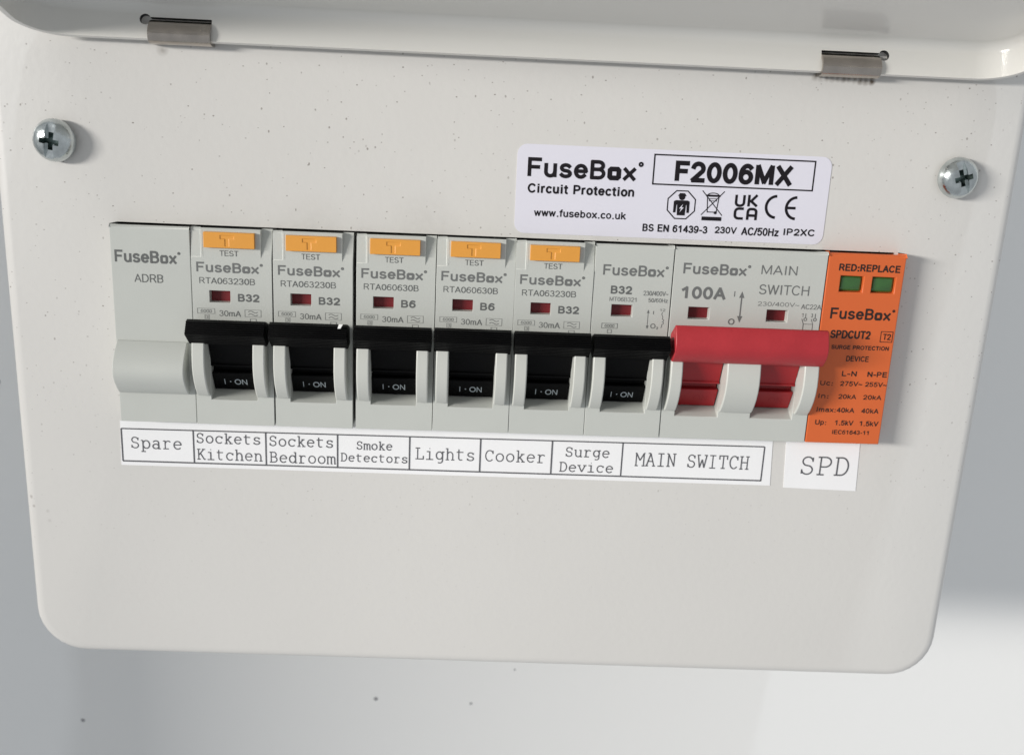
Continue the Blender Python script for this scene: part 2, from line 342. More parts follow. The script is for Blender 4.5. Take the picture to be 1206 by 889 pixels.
# --- typewriter face drawn as strokes (cap height 1, advance 1.05)
TY = {
 'S': [arc(.5, .745, .3, .245, 20, 270) + arc(.5, .25, .32, .25, 90, -160)[1:], [(.80, .96), (.80, .72)], [(.18, .03), (.18, .28)]],
 'p': [[(.22, .72), (.22, -.30)], [(.04, .72), (.22, .72)], [(.04, -.30), (.46, -.30)], ell(.55, .36, .33, .36)],
 'a': [arc(.46, .53, .27, .20, 160, 0) + [(.73, .53), (.73, .0), (.90, 0)], ell(.44, .21, .29, .21)],
 'r': [[(.12, .72), (.32, .72), (.32, 0)], [(.12, 0), (.66, 0)], arc(.62, .40, .30, .32, 180, 45)],
 'e': [[(.14, .39), (.86, .39)], arc(.5, .36, .36, .36, 5, 320)],
 'o': [ell(.5, .36, .36, .36)],
 'c': [arc(.52, .36, .37, .36, 35, 318), [(.83, .71), (.83, .50)]],
 'k': [[(.08, 1.03), (.26, 1.03), (.26, 0)], [(.08, 0), (.40, 0)], [(.26, .27), (.70, .72)], [(.52, .72), (.86, .72)], [(.42, .42), (.80, 0)], [(.60, 0), (.95, 0)]],
 't': [[(.34, .98), (.34, .18)] + arc(.56, .18, .22, .18, 180, 310)[1:], [(.12, .72), (.80, .72)]],
 's': [arc(.5, .54, .27, .18, 20, 270) + arc(.5, .18, .31, .18, 90, -160)[1:], [(.77, .71), (.77, .54)], [(.19, .02), (.19, .20)]],
 'K': [[(.22, 1), (.22, 0)], [(.06, 1), (.42, 1)], [(.06, 0), (.42, 0)], [(.22, .40), (.78, 1)], [(.60, 1), (.94, 1)], [(.42, .60), (.82, 0), (.98, 0)]],
 'i': [[(.20, .72), (.50, .72), (.50, 0)], [(.14, 0), (.86, 0)], [(.47, 1.0), (.53, 1.0)]],
 'h': [[(.06, 1.03), (.22, 1.03), (.22, 0)], [(.05, 0), (.40, 0)], arc(.5, .42, .28, .30, 180, 0) + [(.78, 0)], [(.62, 0), (.95, 0)]],
 'n': [[(.06, .72), (.22, .72), (.22, 0)], [(.05, 0), (.40, 0)], arc(.5, .42, .28, .30, 180, 0) + [(.78, 0)], [(.62, 0), (.95, 0)]],
 'm': [[(.0, .72), (.12, .72), (.12, 0)], [(0, 0), (.25, 0)], arc(.315, .52, .195, .20, 180, 0) + [(.51, 0), (.62, 0)], arc(.70, .52, .19, .20, 180, 0) + [(.89, 0), (1.0, 0)]],
 'B': [[(.22, 1), (.22, 0)], [(.06, 1), (.5, 1)] + arc(.5, .765, .27, .235, 90, -90) + [(.22, .53)], [(.5, .53)] + arc(.52, .265, .33, .265, 90, -90) + [(.06, 0)]],
 'd': [[(.60, 1.03), (.78, 1.03), (.78, 0), (.95, 0)], ell(.45, .36, .33, .36)],
 'D': [[(.22, 1), (.22, 0)], [(.06, 1), (.46, 1)] + arc(.46, .5, .41, .5, 90, -90) + [(.06, 0)]],
 'L': [[(.32, 1), (.32, 0)], [(.1, 1), (.56, 1)], [(.1, 0), (.9, 0), (.9, .30)]],
 'g': [ell(.45, .38, .32, .34), [(.95, .72), (.77, .72), (.77, -.08)] + arc(.50, -.08, .27, .22, 0, -130)[1:]],
 'C': [arc(.52, .5, .40, .5, 40, 318), [(.85, .98), (.85, .68)]],
 'u': [[(.04, .72), (.20, .72), (.20, .28)] + arc(.48, .28, .28, .28, 180, 320)[1:], [(.60, .72), (.77, .72), (.77, 0), (.94, 0)]],
 'v': [[(.14, .72), (.5, 0), (.86, .72)], [(.0, .72), (.34, .72)], [(.66, .72), (1, .72)]],
 'M': [[(.12, 0), (.12, 1), (.5, .42), (.88, 1), (.88, 0)], [(0, 0), (.30, 0)], [(.70, 0), (1, 0)], [(.02, 1), (.12, 1)], [(.88, 1), (.98, 1)]],
 'A': [[(.12, 0), (.50, 1), (.88, 0)], [(.26, 1), (.50, 1)], [(.27, .36), (.73, .36)], [(0, 0), (.30, 0)], [(.70, 0), (1, 0)]],
 'I': [[(.5, 1), (.5, 0)], [(.2, 1), (.8, 1)], [(.2, 0), (.8, 0)]],
 'N': [[(.20, 0), (.20, 1), (.80, 0), (.80, 1)], [(.04, 0), (.38, 0)], [(.04, 1), (.20, 1)], [(.64, 1), (.96, 1)]],
 'W': [[(.08, 1), (.28, 0), (.5, .66), (.72, 0), (.92, 1)], [(0, 1), (.30, 1)], [(.70, 1), (1, 1)]],
 'T': [[(.5, 1), (.5, 0)], [(.12, .70), (.12, 1), (.88, 1), (.88, .70)], [(.3, 0), (.7, 0)]],
 'H': [[(.20, 0), (.20, 1)], [(.80, 0), (.80, 1)], [(.20, .52), (.80, .52)], [(.04, 0), (.38, 0)], [(.62, 0), (.96, 0)], [(.04, 1), (.38, 1)], [(.62, 1), (.96, 1)]],
 'P': [[(.24, 1), (.24, 0)], [(.06, 1), (.52, 1)] + arc(.52, .725, .34, .275, 90, -90) + [(.24, .45)], [(.06, 0), (.50, 0)]],
}
def typed(p, txt, x0, x1, z0, cap, wd):
    n = len(txt); adv = (x1 - x0) / (n - .05); kx = adv / 1.05
    for i, ch in enumerate(txt):
        jz = random.uniform(-.012, .012) * cap
        for path in TY.get(ch, ()):
            p.line([(x0 + i * adv + x * kx, z0 + jz + z * cap) for x, z in path], wd)

def cut(o, cutters):
    for c in cutters:
        md = o.modifiers.new('cut', 'BOOLEAN'); md.operation = 'DIFFERENCE'; md.object = c; md.solver = 'EXACT'; md.material_mode = 'TRANSFER'
    dg = bpy.context.evaluated_depsgraph_get(); dg.update()
    me = bpy.data.meshes.new_from_object(o.evaluated_get(dg))
    o.modifiers.clear(); o.data = me
    for c in cutters: bpy.data.objects.remove(c)
    return me

# ------------------------------------------------------------------ setting
P_Y = 5.0           # front of the cover plate; the module faces stand at y = 0
WALL_Y = 105.0
b = MB(); b.box(-900, 900, WALL_Y, WALL_Y + 60, -900, 700)
wall = obj('wall', b.mesh('wall'), M['wall']); wall['kind'] = 'structure'
b = MB(); b.box(-430, -357, -140, WALL_Y - .5, -900, 700)  # unseen wall added left of frame to shade the lower left wall
side = obj('unseen_shade_wall', b.mesh('unseen_shade_wall'), M['wall']); side['kind'] = 'structure'
for (x, z, r, fl) in ((-164.2, -46.6, 1.4, .5), (-144.8, -174.5, .75, .4), (-38.5, -163.3, .8, .4), (-3.5, -164.5, .55, .25), (12, -150, .4, .3)):
    b = MB(); rings = []
    for k, (q, h) in enumerate(((1, 0), (.8, .5), (.4, .85))):
        rings.append([(x + r * q * math.cos(t) * (1 + .12 * math.sin(3 * t)), WALL_Y - .02 - r * fl * h, z + r * q * math.sin(t)) for t in [2 * math.pi * i / 10 for i in range(10)]])
    for a, c in zip(rings, rings[1:]):
        for i in range(10): b.face([a[i], a[(i+1) % 10], c[(i+1) % 10], c[i]])
    b.face(rings[-1]); b.face(list(reversed(rings[0])))
    obj('speck', b.mesh('speck', 60), M['speck'], wall)

# ------------------------------------------------------------------ consumer unit
unit = thing('consumer_unit', 'cream metal consumer unit with its lid lifted open, mounted on the white wall', 'fuse box', (0, WALL_Y, -86))
UO = (0, WALL_Y, -86)
def U(p): return tuple(a - q for a, q in zip(p, UO))
XL, XR, ZB, ZT = -113.9, 113.7, -86.0, 88.0

def sag(pts):       # the lower edge of the pressed plate is not quite square to the rest
    return [(x, z - (.9 + .0125 * x if z < -50 else 0)) for x, z in pts]
# cover plate: rolled edge, rectangular opening for the modules
def cover_plate():
    bm = bmesh.new(); N = 8
    rings = []
    for inset, y in ((0.9, P_Y + 9), (0.0, P_Y + 8), (0.0, P_Y + 2.6), (.25, P_Y + 1.5), (.85, P_Y + .65), (1.7, P_Y + .18), (2.8, P_Y)):
        pts = sag(rrect(XL + inset, XR - inset, ZB + inset, ZT - inset, 11.5 - inset * .8, N))
        rings.append([bm.verts.new([c * S for c in U((x, y, z))]) for x, z in pts])
    n = len(rings[0])
    for a, c in zip(rings, rings[1:]):
        for i in range(n): bm.faces.new((a[i], a[(i+1) % n], c[(i+1) % n], c[i]))
    hole = rrect(-88.75, 88.0, -22.2, 22.4, .8, 3)
    hf = [bm.verts.new([c * S for c in U((x, P_Y, z))]) for x, z in hole]
    hb = [bm.verts.new([c * S for c in U((x, P_Y + 1.2, z))]) for x, z in hole]
    k = len(hf)
    es = []
    for i in range(k):
        bm.faces.new((hf[i], hf[(i+1) % k], hb[(i+1) % k], hb[i])); es.append(bm.edges.get((hf[i], hf[(i+1) % k])))
    for i in range(n): es.append(bm.edges.get((rings[-1][i], rings[-1][(i+1) % n])))
    bmesh.ops.triangle_fill(bm, edges=es, use_beauty=True)
    bmesh.ops.recalc_face_normals(bm, faces=bm.faces)
    me = bpy.data.meshes.new('cover_plate'); bm.to_mesh(me); bm.free()
    me.polygons.foreach_set('use_smooth', [True] * len(me.polygons)); me.set_sharp_from_angle(angle=R(50))
    return me
pl = obj('cover_plate', cover_plate(), M['plate'], unit)
# specks are laid out in the plate's own coordinates; smudges were given in world mm, so shift its origin back
pl.data.transform(Matrix.Translation(Vector(UO) * S)); pl.location = -Vector(UO) * S
# enclosure behind the plate
b = MB()
o_ = sag(rrect(XL + .7, XR - .7, ZB + .7, ZT - .7, 10.5, 6)); i_ = sag(rrect(XL + 2, XR - 2, ZB + 2, ZT - 2, 9.5, 6)); n = len(o_)
for k in range(n):
    a, c = o_[k], o_[(k+1) % n]; d, e = i_[k], i_[(k+1) % n]
    b.face([U((a[0], P_Y + 8.5, a[1])), U((c[0], P_Y + 8.5, c[1])), U((c[0], WALL_Y - .3, c[1])), U((a[0], WALL_Y - .3, a[1]))])
    b.face([U((a[0], P_Y + 8.5, a[1])), U((c[0], P_Y + 8.5, c[1])), U((e[0], P_Y + 8.5, e[1])), U((d[0], P_Y + 8.5, d[1]))])
    b.face([U((d[0], P_Y + 8.5, d[1])), U((e[0], P_Y + 8.5, e[1])), U((e[0], WALL_Y - 1.5, e[1])), U((d[0], WALL_Y - 1.5, d[1]))])
b.face([U((x, WALL_Y - .3, z)) for x, z in o_]); b.face([U((x, WALL_Y - 1.5, z)) for x, z in i_])
obj('enclosure', b.mesh('enclosure', 40), M['lid'], unit)
b = MB(); b.box(-100, 100, 30 - UO[1], 38 - UO[1], -17.5 - UO[2], 17.5 - UO[2])
obj('mounting_rail', b.mesh('mounting_rail'), M['dark'], unit, bevel=.5)

# lid: shallow pressed tray, swung up on its hinge so that its inside is seen
TH = R(109); LY, LZ = 1.4, 61.25
FL = Vector((0, -math.sin(TH), -math.cos(TH))); RM = Vector((0, -math.cos(TH), math.sin(TH)))
HW, LR, LD = 104.4, 8.5, 7.4
def lidp(u, v, d): return Vector((u + 1.9, LY, LZ)) + FL * v + RM * d
def lid_mesh():
    bm = bmesh.new(); rings = []
    rb = 2.2
    prof = [(0, 0), (0, 1.2), (0, LD - rb)] + [(rb * (1 - math.cos(R(a))), LD - rb + rb * math.sin(R(a))) for a in (18, 36, 54, 72, 90)]
    def ring(ins, d):
        pts = rrect(-HW + ins, HW - ins, ins, 138 - ins, max(LR - ins, 2), 10)
        return [bm.verts.new(Vector(U(lidp(x, v, d))) * S) for x, v in pts]
    inner = [ring(i, d) for i, d in prof]
    th = 1.1
    outer = [ring(-th, 0), ring(-th, LD - rb)] + [ring(-th + (rb + th) * (1 - math.cos(R(a))), LD - rb + (rb + th) * math.sin(R(a))) for a in (30, 60, 90)]
    n = len(inner[0])
    def sew(a, c):
        for i in range(n): bm.faces.new((a[i], a[(i+1) % n], c[(i+1) % n], c[i]))
    for seq in (inner, outer):
        for a, c in zip(seq, seq[1:]): sew(a, c)
    sew(inner[0], outer[0])
    bm.faces.new(inner[-1]); bm.faces.new(outer[-1])
    bmesh.ops.recalc_face_normals(bm, faces=bm.faces)
    me = bpy.data.meshes.new('lid'); bm.to_mesh(me); bm.free()
    return me
lid = obj('lid', lid_mesh(), M['lid'], unit)
lid['label'] = 'cream lid swung open above the plate'
HINGE = ((-78.2, -65.4, -79.1), (64.2, 77.0, 77.9))
cutters = []
for xa, xb, xc in HINGE:
    b = MB(); pts = []
    for d in (2.4, 4.7):
        for v in (-4, 4): pts.append((v, d))
    cn = lambda x, v, d: tuple(lidp(x - 1.9, v, d))
    for q in (((-4, 2.6), (4, 2.6), (4, 4.6), (-4, 4.6)),):
        A = [cn(xa, *p) for p in q]; B_ = [cn(xb, *p) for p in q]
        b.face(A); b.face(list(reversed(B_)))
        for i in range(4): b.face([A[i], A[(i+1) % 4], B_[(i+1) % 4], B_[i]])
    ob = obj('cutter', b.mesh('cutter'), M['dark']); cutters.append(ob)
    b = MB(); A = []; B_ = []
    for k in range(16):
        t = 2 * math.pi * k / 16; x = xc + 1.15 * math.cos(t); d = 4.1 + 1.15 * math.sin(t)
        A.append(cn(x, -4, d)); B_.append(cn(x, 4, d))
    b.face(A); b.face(list(reversed(B_)))
    for i in range(16): b.face([A[i], A[(i+1) % 16], B_[(i+1) % 16], B_[i]])
    ob = obj('cutter', b.mesh('cutter'), M['dark']); cutters.append(ob)
me = cut(lid, cutters)
me.name = 'lid'; me.polygons.foreach_set('use_smooth', [True] * len(me.polygons)); me.set_sharp_from_angle(angle=R(42))
# spring steel clips that pass through the slots and hold the lid
for xa, xb, xc in HINGE:
    cl = [(6.5, 64.6), (4.2, 65.1), (2.8, 64.95), (1.7, 64.4), (.95, 63.6), (.55, 62.8), (.45, 62.0), (.55, 61.3), (.95, 60.75), (1.8, 60.4), (3.2, 60.2), (4.9, 60.15)]
    t = .7; sec = []
    for i, (y, z) in enumerate(cl):
        a = Vector(cl[max(i-1, 0)]); c = Vector(cl[min(i+1, len(cl)-1)]); d = (c - a).normalized()
        sec.append((y - d.y * -t * 0 , z))
    inn = []
    for i, (y, z) in enumerate(cl):
        a = Vector(cl[max(i-1, 0)]); c = Vector(cl[min(i+1, len(cl)-1)]); d = (c - a).normalized()
        nrm = Vector((-d.y, d.x)); inn.append((y - nrm.x * -t, z - nrm.y * -t))
    b = MB(); n = len(cl)
    for i in range(n - 1):
        for q in (cl, inn): b.face([U((xa, *q[i])), U((xb, *q[i])), U((xb, *q[i+1])), U((xa, *q[i+1]))])
        for x in (xa, xb): b.face([U((x, *cl[i])), U((x, *cl[i+1])), U((x, *inn[i+1])), U((x, *inn[i]))])
    for i in (0, n - 1): b.face([U((xa, *cl[i])), U((xb, *cl[i])), U((xb, *inn[i])), U((xa, *inn[i]))])
    obj('hinge_clip', b.mesh('hinge_clip', 40), M['clip'], unit)

# cover screws
def screw_mesh():
    b = MB(); prof = [(0, -4.3), (1.2, -4.25), (2.4, -4.0), (3.4, -3.5), (4.1, -2.8), (4.5, -1.9), (4.6, -1.2), (4.5, -.7), (4.0, -.5), (2.6, -.5), (2.6, 2.5)]
    n = 40
    for (r0, y0), (r1, y1) in zip(prof, prof[1:]):
        for k in range(n):
            t0, t1 = 2 * math.pi * k / n, 2 * math.pi * (k + 1) / n
            b.face([(r0 * math.cos(t0), y0, r0 * math.sin(t0)), (r0 * math.cos(t1), y0, r0 * math.sin(t1)), (r1 * math.cos(t1), y1, r1 * math.sin(t1)), (r1 * math.cos(t0), y1, r1 * math.sin(t0))])
    b.face([(2.6 * math.cos(2 * math.pi * k / n), 2.5, 2.6 * math.sin(2 * math.pi * k / n)) for k in range(n)])
    o = obj('screw', b.mesh('screw'), M['zinc'])
    cs = []
    for (w_, l_, d_) in ((.62, 2.5, -1.6), (2.5, .62, -1.6), (.95, 6, -3.15)):
        c = MB()
        if l_ == 6: c.box(-w_, w_, -6, d_, -l_, l_)
        else:
            A = [(-w_, -6, -l_), (w_, -6, -l_), (w_, -6, l_), (-w_, -6, l_)]
            k = .62; B_ = [(x * (k if w_ > 1 else .8), d_, z * (k if l_ > 1 else .8)) for x, _, z in A]
            c.face(A); c.face(list(reversed(B_)))
            for i in range(4): c.face([A[i], A[(i+1) % 4], B_[(i+1) % 4], B_[i]])
        cs.append(obj('cutter', c.mesh('cutter'), M['zinc'] if l_ == 6 else M['recess']))
    me = cut(o, cs); bpy.data.objects.remove(o)
    me.name = 'screw'; me.polygons.foreach_set('use_smooth', [True] * len(me.polygons)); me.set_sharp_from_angle(angle=R(35))
    return me
sm = screw_mesh()
for x, z, rot, tilt in ((-99.8, 39.6, 9, (3, -3)), (98.7, 39.9, -17, (-2, 4))):
    o = obj('screw', sm, M['zinc'], unit); o.location = Vector(U((x, P_Y - .25, z))) * S
    o.rotation_euler = (R(tilt[0]), R(rot), R(tilt[1]))
# ------------------------------------------------------------------ modules
TOPB = 20.9
def guard_mesh(x0, x1):
    key = [(1.0, -3.2), (0, -3.8), (-2.5, -4.5), (-5, -4.9), (-7.5, -5.0), (-9.5, -4.65), (-11.5, -3.9), (-13.2, -2.9), (-14.4, -2.0), (-15.2, -1.2), (-15.5, -.9)]
    sec = [(y, z) for z, y in key] + [(1.2, -15.5), (1.2, 1.0)]
    b = MB(); b.prism(sec, x0, x1); return b
def rocker_sec():
    return [(1.0, .8), (-2.6, .0), (-2.0, -2.0), (-1.0, -4.2), (-.2, -6.2), (.35, -7.6), (.5, -8.2), (.15, -8.35), (.25, -8.75), (.75, -8.9), (2.8, -9.2), (2.8, -10.2),
            (1.15, -10.35), (1.0, -10.6), (3.25, -14.8), (3.6, -15.0), (5.6, -15.0), (5.6, .8)]
def panel_y(x, z): return 1.0 + (z + 10.6) / (-4.2) * 2.25
def bar_sec(k, ribs=True):
    """six sided handle bar, its front cut with fine ribs; k scales it"""
    top, mid, bot = Vector((-6.4, 3.0 * k)), Vector((-8.1, .5 * k)), Vector((-4.3, -2.5 * k))
    sec = [(-1.2, 1.8), tuple(top + Vector((1.2, .25))), tuple(top)]
    if ribs:
        for a, c, nn in ((top, mid, 6), (mid, bot, 6)):
            d = (c - a); nm = Vector((d.y, -d.x)).normalized() * -1
            if nm.x > 0: nm = -nm
            for i in range(nn):
                p = a + d * (i / nn); sec += [tuple(p), tuple(p + d * (.52 / nn) + nm * .0), tuple(p + d * (.62 / nn) - nm * .22), tuple(p + d * (.92 / nn) - nm * .22)]
    else:
        sec += [tuple(mid + Vector((.12, .35))), tuple(mid), tuple(mid + Vector((.12, -.35)))]
    sec += [tuple(bot), tuple(bot + Vector((1.4, .1))), (-1.2, -2.0)]
    out = []
    for p in sec:
        if not out or (abs(p[0] - out[-1][0]) + abs(p[1] - out[-1][1])) > 1e-4: out.append(p)
    return out

cache = {}
def shared(key, fn):
    if key not in cache: cache[key] = fn()
    return cache[key]

def breaker_body(W, win, rcbo):
    xs = sorted({0, 2.15, 2.55, 3.4, win[0], win[1], 13.8, W - 2.3, W})
    zs = [-22.5, -16.6, -14.9, 1.0, win[2], win[3], 16.1, 22.05, 22.5]
    def lev(i, j):
        xm = (xs[i] + xs[i+1]) / 2; z0, z1 = zs[j], zs[j+1]; zm = (z0 + z1) / 2
        if 3.4 < xm < 13.8 and -14.9 < zm < 1.0: return (6, 6)
        if 3.4 < xm < 13.8 and -16.6 < zm < -14.9: return (0, 4.2)
        if win[0] < xm < win[1] and win[2] < zm < win[3]: return (2.3, 2.3)
        if rcbo and zm > 16.1 and xm < 2.15: return (.12, .5) if zm < 22.05 else (.5, .9)
        if rcbo and zm > 16.1 and xm < 2.55: return (.0, .0) if zm < 22.05 else (.0, .4)
        if rcbo and zm > 16.1 and xm > W - 2.3: return (0, 1.7) if zm < 22.05 else (1.7, 2.1)
        if zm > 22.05: return (0, .4)
        return (0, 0)
    return terrace(xs, zs, lev, 12, TOPB)

def rcbo_strip(b, rcbo):
    if rcbo:        # slanting flank on the left of the test button panel
        lo = [(1.95, .5, 16.2), (2.6, -.06, 16.2), (2.6, .5, 16.2)]; hi = [(x, y, 22.0) for x, y, z in lo]
        for k in range(3): b.face([lo[k], lo[(k+1) % 3], hi[(k+1) % 3], hi[k]], False)
        b.face(lo, False); b.face(list(reversed(hi)), False)
    return b

def make_breaker(x0, W, label, model, rating, rcbo=True, jit=(0, 0)):
    t = thing('circuit_breaker', label, 'circuit breaker', (x0 + random.uniform(-.05, .05), random.uniform(-.14, .14), random.uniform(-.06, .06)), 'grey breakers in the row')
    t.rotation_euler = (R(random.uniform(-.25, .25)), R(random.uniform(-.1, .1)), R(random.uniform(-.3, .3)))
    win = (3.75, 8.35, 6.0, 8.7) if rcbo else (4.4, 9.2, 6.15, 8.9)
    key = 'rcbo' if rcbo else 'mcb'
    bd = obj('body', shared((key, 'body'), lambda: rcbo_strip(breaker_body(W, win, rcbo), rcbo).mesh('body', 30)), M['body'], t, bevel=.12)
    def flagm():
        b = MB(); b.box(win[0] - .2, win[1] + .2, 2.0, 2.29, win[2] - .2, win[3] + .2); return b.mesh('indicator_flag')
    obj('indicator_flag', shared((key, 'flag'), flagm), M['flag'], t)
    for x in ((.55, 3.35), (13.85, 16.5)):
        obj('toggle_guard', shared(('guard', x), lambda: guard_mesh(*x).mesh('toggle_guard', 30)), M['guard'], t, bevel=.25)
    def rock():
        b = MB(); b.prism(rocker_sec(), 3.5, 13.7); return b.mesh('rocker', 20)
    rk = obj('rocker', shared('rocker', rock), M['black'], t, bevel=.08)
    def leg():
        p = Print(panel_y); p.text('I', 5.95, 6.15, -13.6, -12.1, .0); p.disc(7.35, -12.8, .16); p.ring(9.0, -12.85, .52, .75, 24); p.text('N', 9.95, 11.1, -13.6, -12.1, .0)
        b = MB(); b.v = p.v; b.f = p.f; return b.mesh('legend', recalc=False)
    obj('legend', shared('legend', leg), M['white_print'], rk)
    def bar():
        b = MB(); b.prism(bar_sec(1.0), .12, W - .5); return b.mesh('toggle', 25)
    tg = obj('toggle', shared('bar', bar), M['black'], t, bevel=.1)
    tg.location = Vector((jit[0], 0, jit[1])) * S
    p = Print(0)
    if rcbo:
        def btn():
            xs = [3.05, 6.65, 7.65, 8.55, 9.65, 14.05]; zs = [18.35, 18.75, 20.35, 21.15, 21.75]
            def lev(i, j):
                q = -.95
                if j == 2 and 1 <= i <= 3: q = -.80
                if i == 2 and 1 <= j <= 2: q = -.80
                return (q, q)
            return terrace(xs, zs, lev, .9).mesh('test_button', 30)
        obj('test_button', shared('btn', btn), M['yellow'], t, bevel=.13)
        p.text('TEST', 6.25, 10.35, 16.45, 17.7, .004); p.build('test_print', M['grey_print'], bd)
        p = Print(0); p.logo(1.1, 14.7, 12.75, 15.0, .024); p.build('logo_print', M['mid_print'], bd)
        p = Print(0); p.text(model, 1.65, 13.8, 10.2, 11.6, .002); p.build('model_print', M['grey_print'], bd)
        p = Print(0); p.text(rating, 10.0, 14.7 if len(rating) == 3 else 13.2, 6.4, 8.15, .036); p.build('rating_print', M['grey_print'], bd)
        p = Print(0)
        p.rect(1.0, 4.8, 3.45, 4.6, .09); p.text('6000', 1.7, 4.1, 3.65, 4.4, .0)
        p.rect(2.6, 3.5, 2.2, 3.15, .08); p.text('3', 2.85, 3.25, 2.35, 3.0, .0)
        p.rect(11.45, 15.0, 3.0, 4.6, .09)
        for dz in (4.15, 3.5): p.line([(12.2 + k * .13, dz + .2 * math.sin(k / 16 * 2 * math.pi)) for k in range(17)], .17)
        p.rect(12.6, 13.9, 1.6, 2.55, .1)
        p.build('symbol_print', M['pale_print'], bd)
        p = Print(0); p.text('30mA', 5.8, 10.5, 2.95, 4.3, .0); p.build('current_print', M['mid_print'], bd)
    else:
        p.logo(1.95, 15.7, 15.5, 17.95, .02); p.build('logo_print', M['mid_print'], bd)
        p = Print(0); p.text('B32', 3.95, 8.75, 11.35, 13.2, .036); p.build('rating_print', M['grey_print'], bd)
        p = Print(0); p.text('MT06B321', 3.8, 9.85, 9.65, 10.65, .0); p.build('model_print', M['pale_print'], bd)
        p = Print(0); p.text('230/400V~', 11.4, 17.0, 11.2, 12.3, .0); p.text('50/60Hz', 12.6, 17.0, 9.7, 10.65, .0)
        p.line([(12.8, 4.1), (12.8, 7.4)], .12)
        for z, s_ in ((8.0, -1), (3.5, 1)): p.poly([(12.8, z), (12.5, z + s_ * .8), (13.1, z + s_ * .8)])
        p.text('I', 13.9, 14.1, 6.9, 7.75, .02); p.ring(14.1, 4.25, .42, .58)
        p.text('12', 15.4, 16.6, 7.7, 8.3, .0); p.line([(16.1, 7.5), (15.9, 7.1), (16.2, 6.4), (16.15, 5.9)] + arc(16.1, 5.6, .35, .3, 90, -90, 6) + arc(16.1, 5.0, .35, .3, 90, -90, 6) + [(16.1, 4.6), (16.1, 4.2), (15.9, 3.9)], .12)
        p.text('2', 14.9, 15.3, 3.5, 4.1, .02)
        p.build('wiring_print', M['mid_print'], bd)
        p = Print(0); p.rect(2.45, 6.0, 3.4, 4.5, .1); p.text('6000', 3.1, 5.3, 3.6, 4.3, .0); p.rect(3.8, 4.7, 2.3, 3.1, .08); p.build('symbol_print', M['grey_print'], bd)
    return t

# blanking module
bl = thing('blanking_module', 'plain grey blanking module above the typed Spare label, leftmost in the row', 'blank', (-88.3, 0, 0))
def blank_body():
    xs = [0, 17.2]; zs = [-22.5, 22.05, 22.5]
    return terrace(xs, zs, lambda i, j: (0, 0) if j == 0 else (0, .4), 12, TOPB)
bb = obj('body', blank_body().mesh('body', 30), M['body'], bl, bevel=.15)
b = MB(); sec = [(.5, -3.3), (-.5, -3.35), (-1.5, -4.1), (-2.7, -5.2), (-3.9, -6.7), (-4.7, -8.2), (-4.95, -9.4), (-4.7, -10.7), (-3.9, -12.2), (-2.6, -13.8), (-1.4, -15.0), (-.9, -15.3), (.5, -15.3)]
b.prism(sec, .35, 15.95); obj('raised_block', b.mesh('raised_block', 25), M['body'], bl, bevel=.2)
p = Print(0); p.logo(.85, 14.2, 14.25, 17.0, .024); p.build('logo_print', M['grey_print'], bb)
p = Print(0); p.text('ADRB', 4.85, 11.1, 9.95, 11.8, .0); p.build('model_print', M['grey_print'], bb)

WB = 17.55
specs = [(-70.95, 'grey breaker marked B32 above the typed Sockets Kitchen label', 'RTA063230B', 'B32', (-.06, -.02)),
         (-53.1, 'grey breaker marked B32 above the typed Sockets Bedroom label', 'RTA063230B', 'B32', (.0, .05)),
         (-34.85, 'grey breaker marked B6 above the typed Smoke Detectors label', 'RTA060630B', 'B6', (.05, -.03)),
         (-17.15, 'grey breaker marked B6 above the typed Lights label', 'RTA060630B', 'B6', (.04, .0)),
         (.5, 'grey breaker marked B32 with an orange test button above the typed Cooker label', 'RTA063230B', 'B32', (.08, .03))]
for x0, lb, mo, ra, jt in specs: make_breaker(x0, WB, lb, mo, ra, True, jt)
make_breaker(18.1, WB + .1, 'grey breaker without a test button, just left of the red toggle', '', 'B32', False, (.1, -.1))
# splinter of plastic lodged on one toggle
b = MB(); b.prism([(-7.0, 2.6), (-7.5, 2.8), (-7.3, 3.7), (-6.8, 3.4)], 0, .6)
b.v = [(x + (z - 2.2) * .28 + (.25 if x > 0 and z > 3 else 0), y, z) for x, y, z in b.v]
ch = obj('plastic_splinter', b.mesh('plastic_splinter'), M['white']); ch.location = Vector((-38.2, -.15, .1)) * S
ch['label'] = 'tiny white splinter on top of the black toggle above Sockets Bedroom'; ch['category'] = 'splinter'

# main switch
ms = thing('main_switch', 'double width grey main switch with a wide red toggle', 'main switch', (35.95, 0, 0))
def ms_body():
    X = 35.95
    xs = [v - X for v in (35.95, 39.1, 40.05, 44.9, 49.2, 56.9, 58.05, 62.9, 66.8, 70.55)]; zs = [-22.5, -17.0, -15.2, 1.0, 6.2, 9.0, 22.05, 22.5]
    def lev(i, j):
        xm = (xs[i] + xs[i+1]) / 2 + X; zm = (zs[j] + zs[j+1]) / 2
        op = 39.1 < xm < 49.2 or 56.9 < xm < 66.8
        if op and -15.2 < zm < 1: return (6, 6)
        if op and -17 < zm < -15.2: return (0, 4.2)
        if 6.2 < zm < 9.0 and (40.05 < xm < 44.9 or 58.05 < xm < 62.9): return (2.3, 2.3)
        if zm > 22.05: return (0, .4)
        return (0, 0)
    return terrace(xs, zs, lev, 12, TOPB)
mb = obj('body', ms_body().mesh('body', 30), M['body'], ms, bevel=.13)
for a, c in ((.35, 3.1), (13.2, 20.95), (30.9, 34.3)):
    obj('toggle_guard', guard_mesh(a, c).mesh('toggle_guard', 30), M['guard'], ms, bevel=.28)
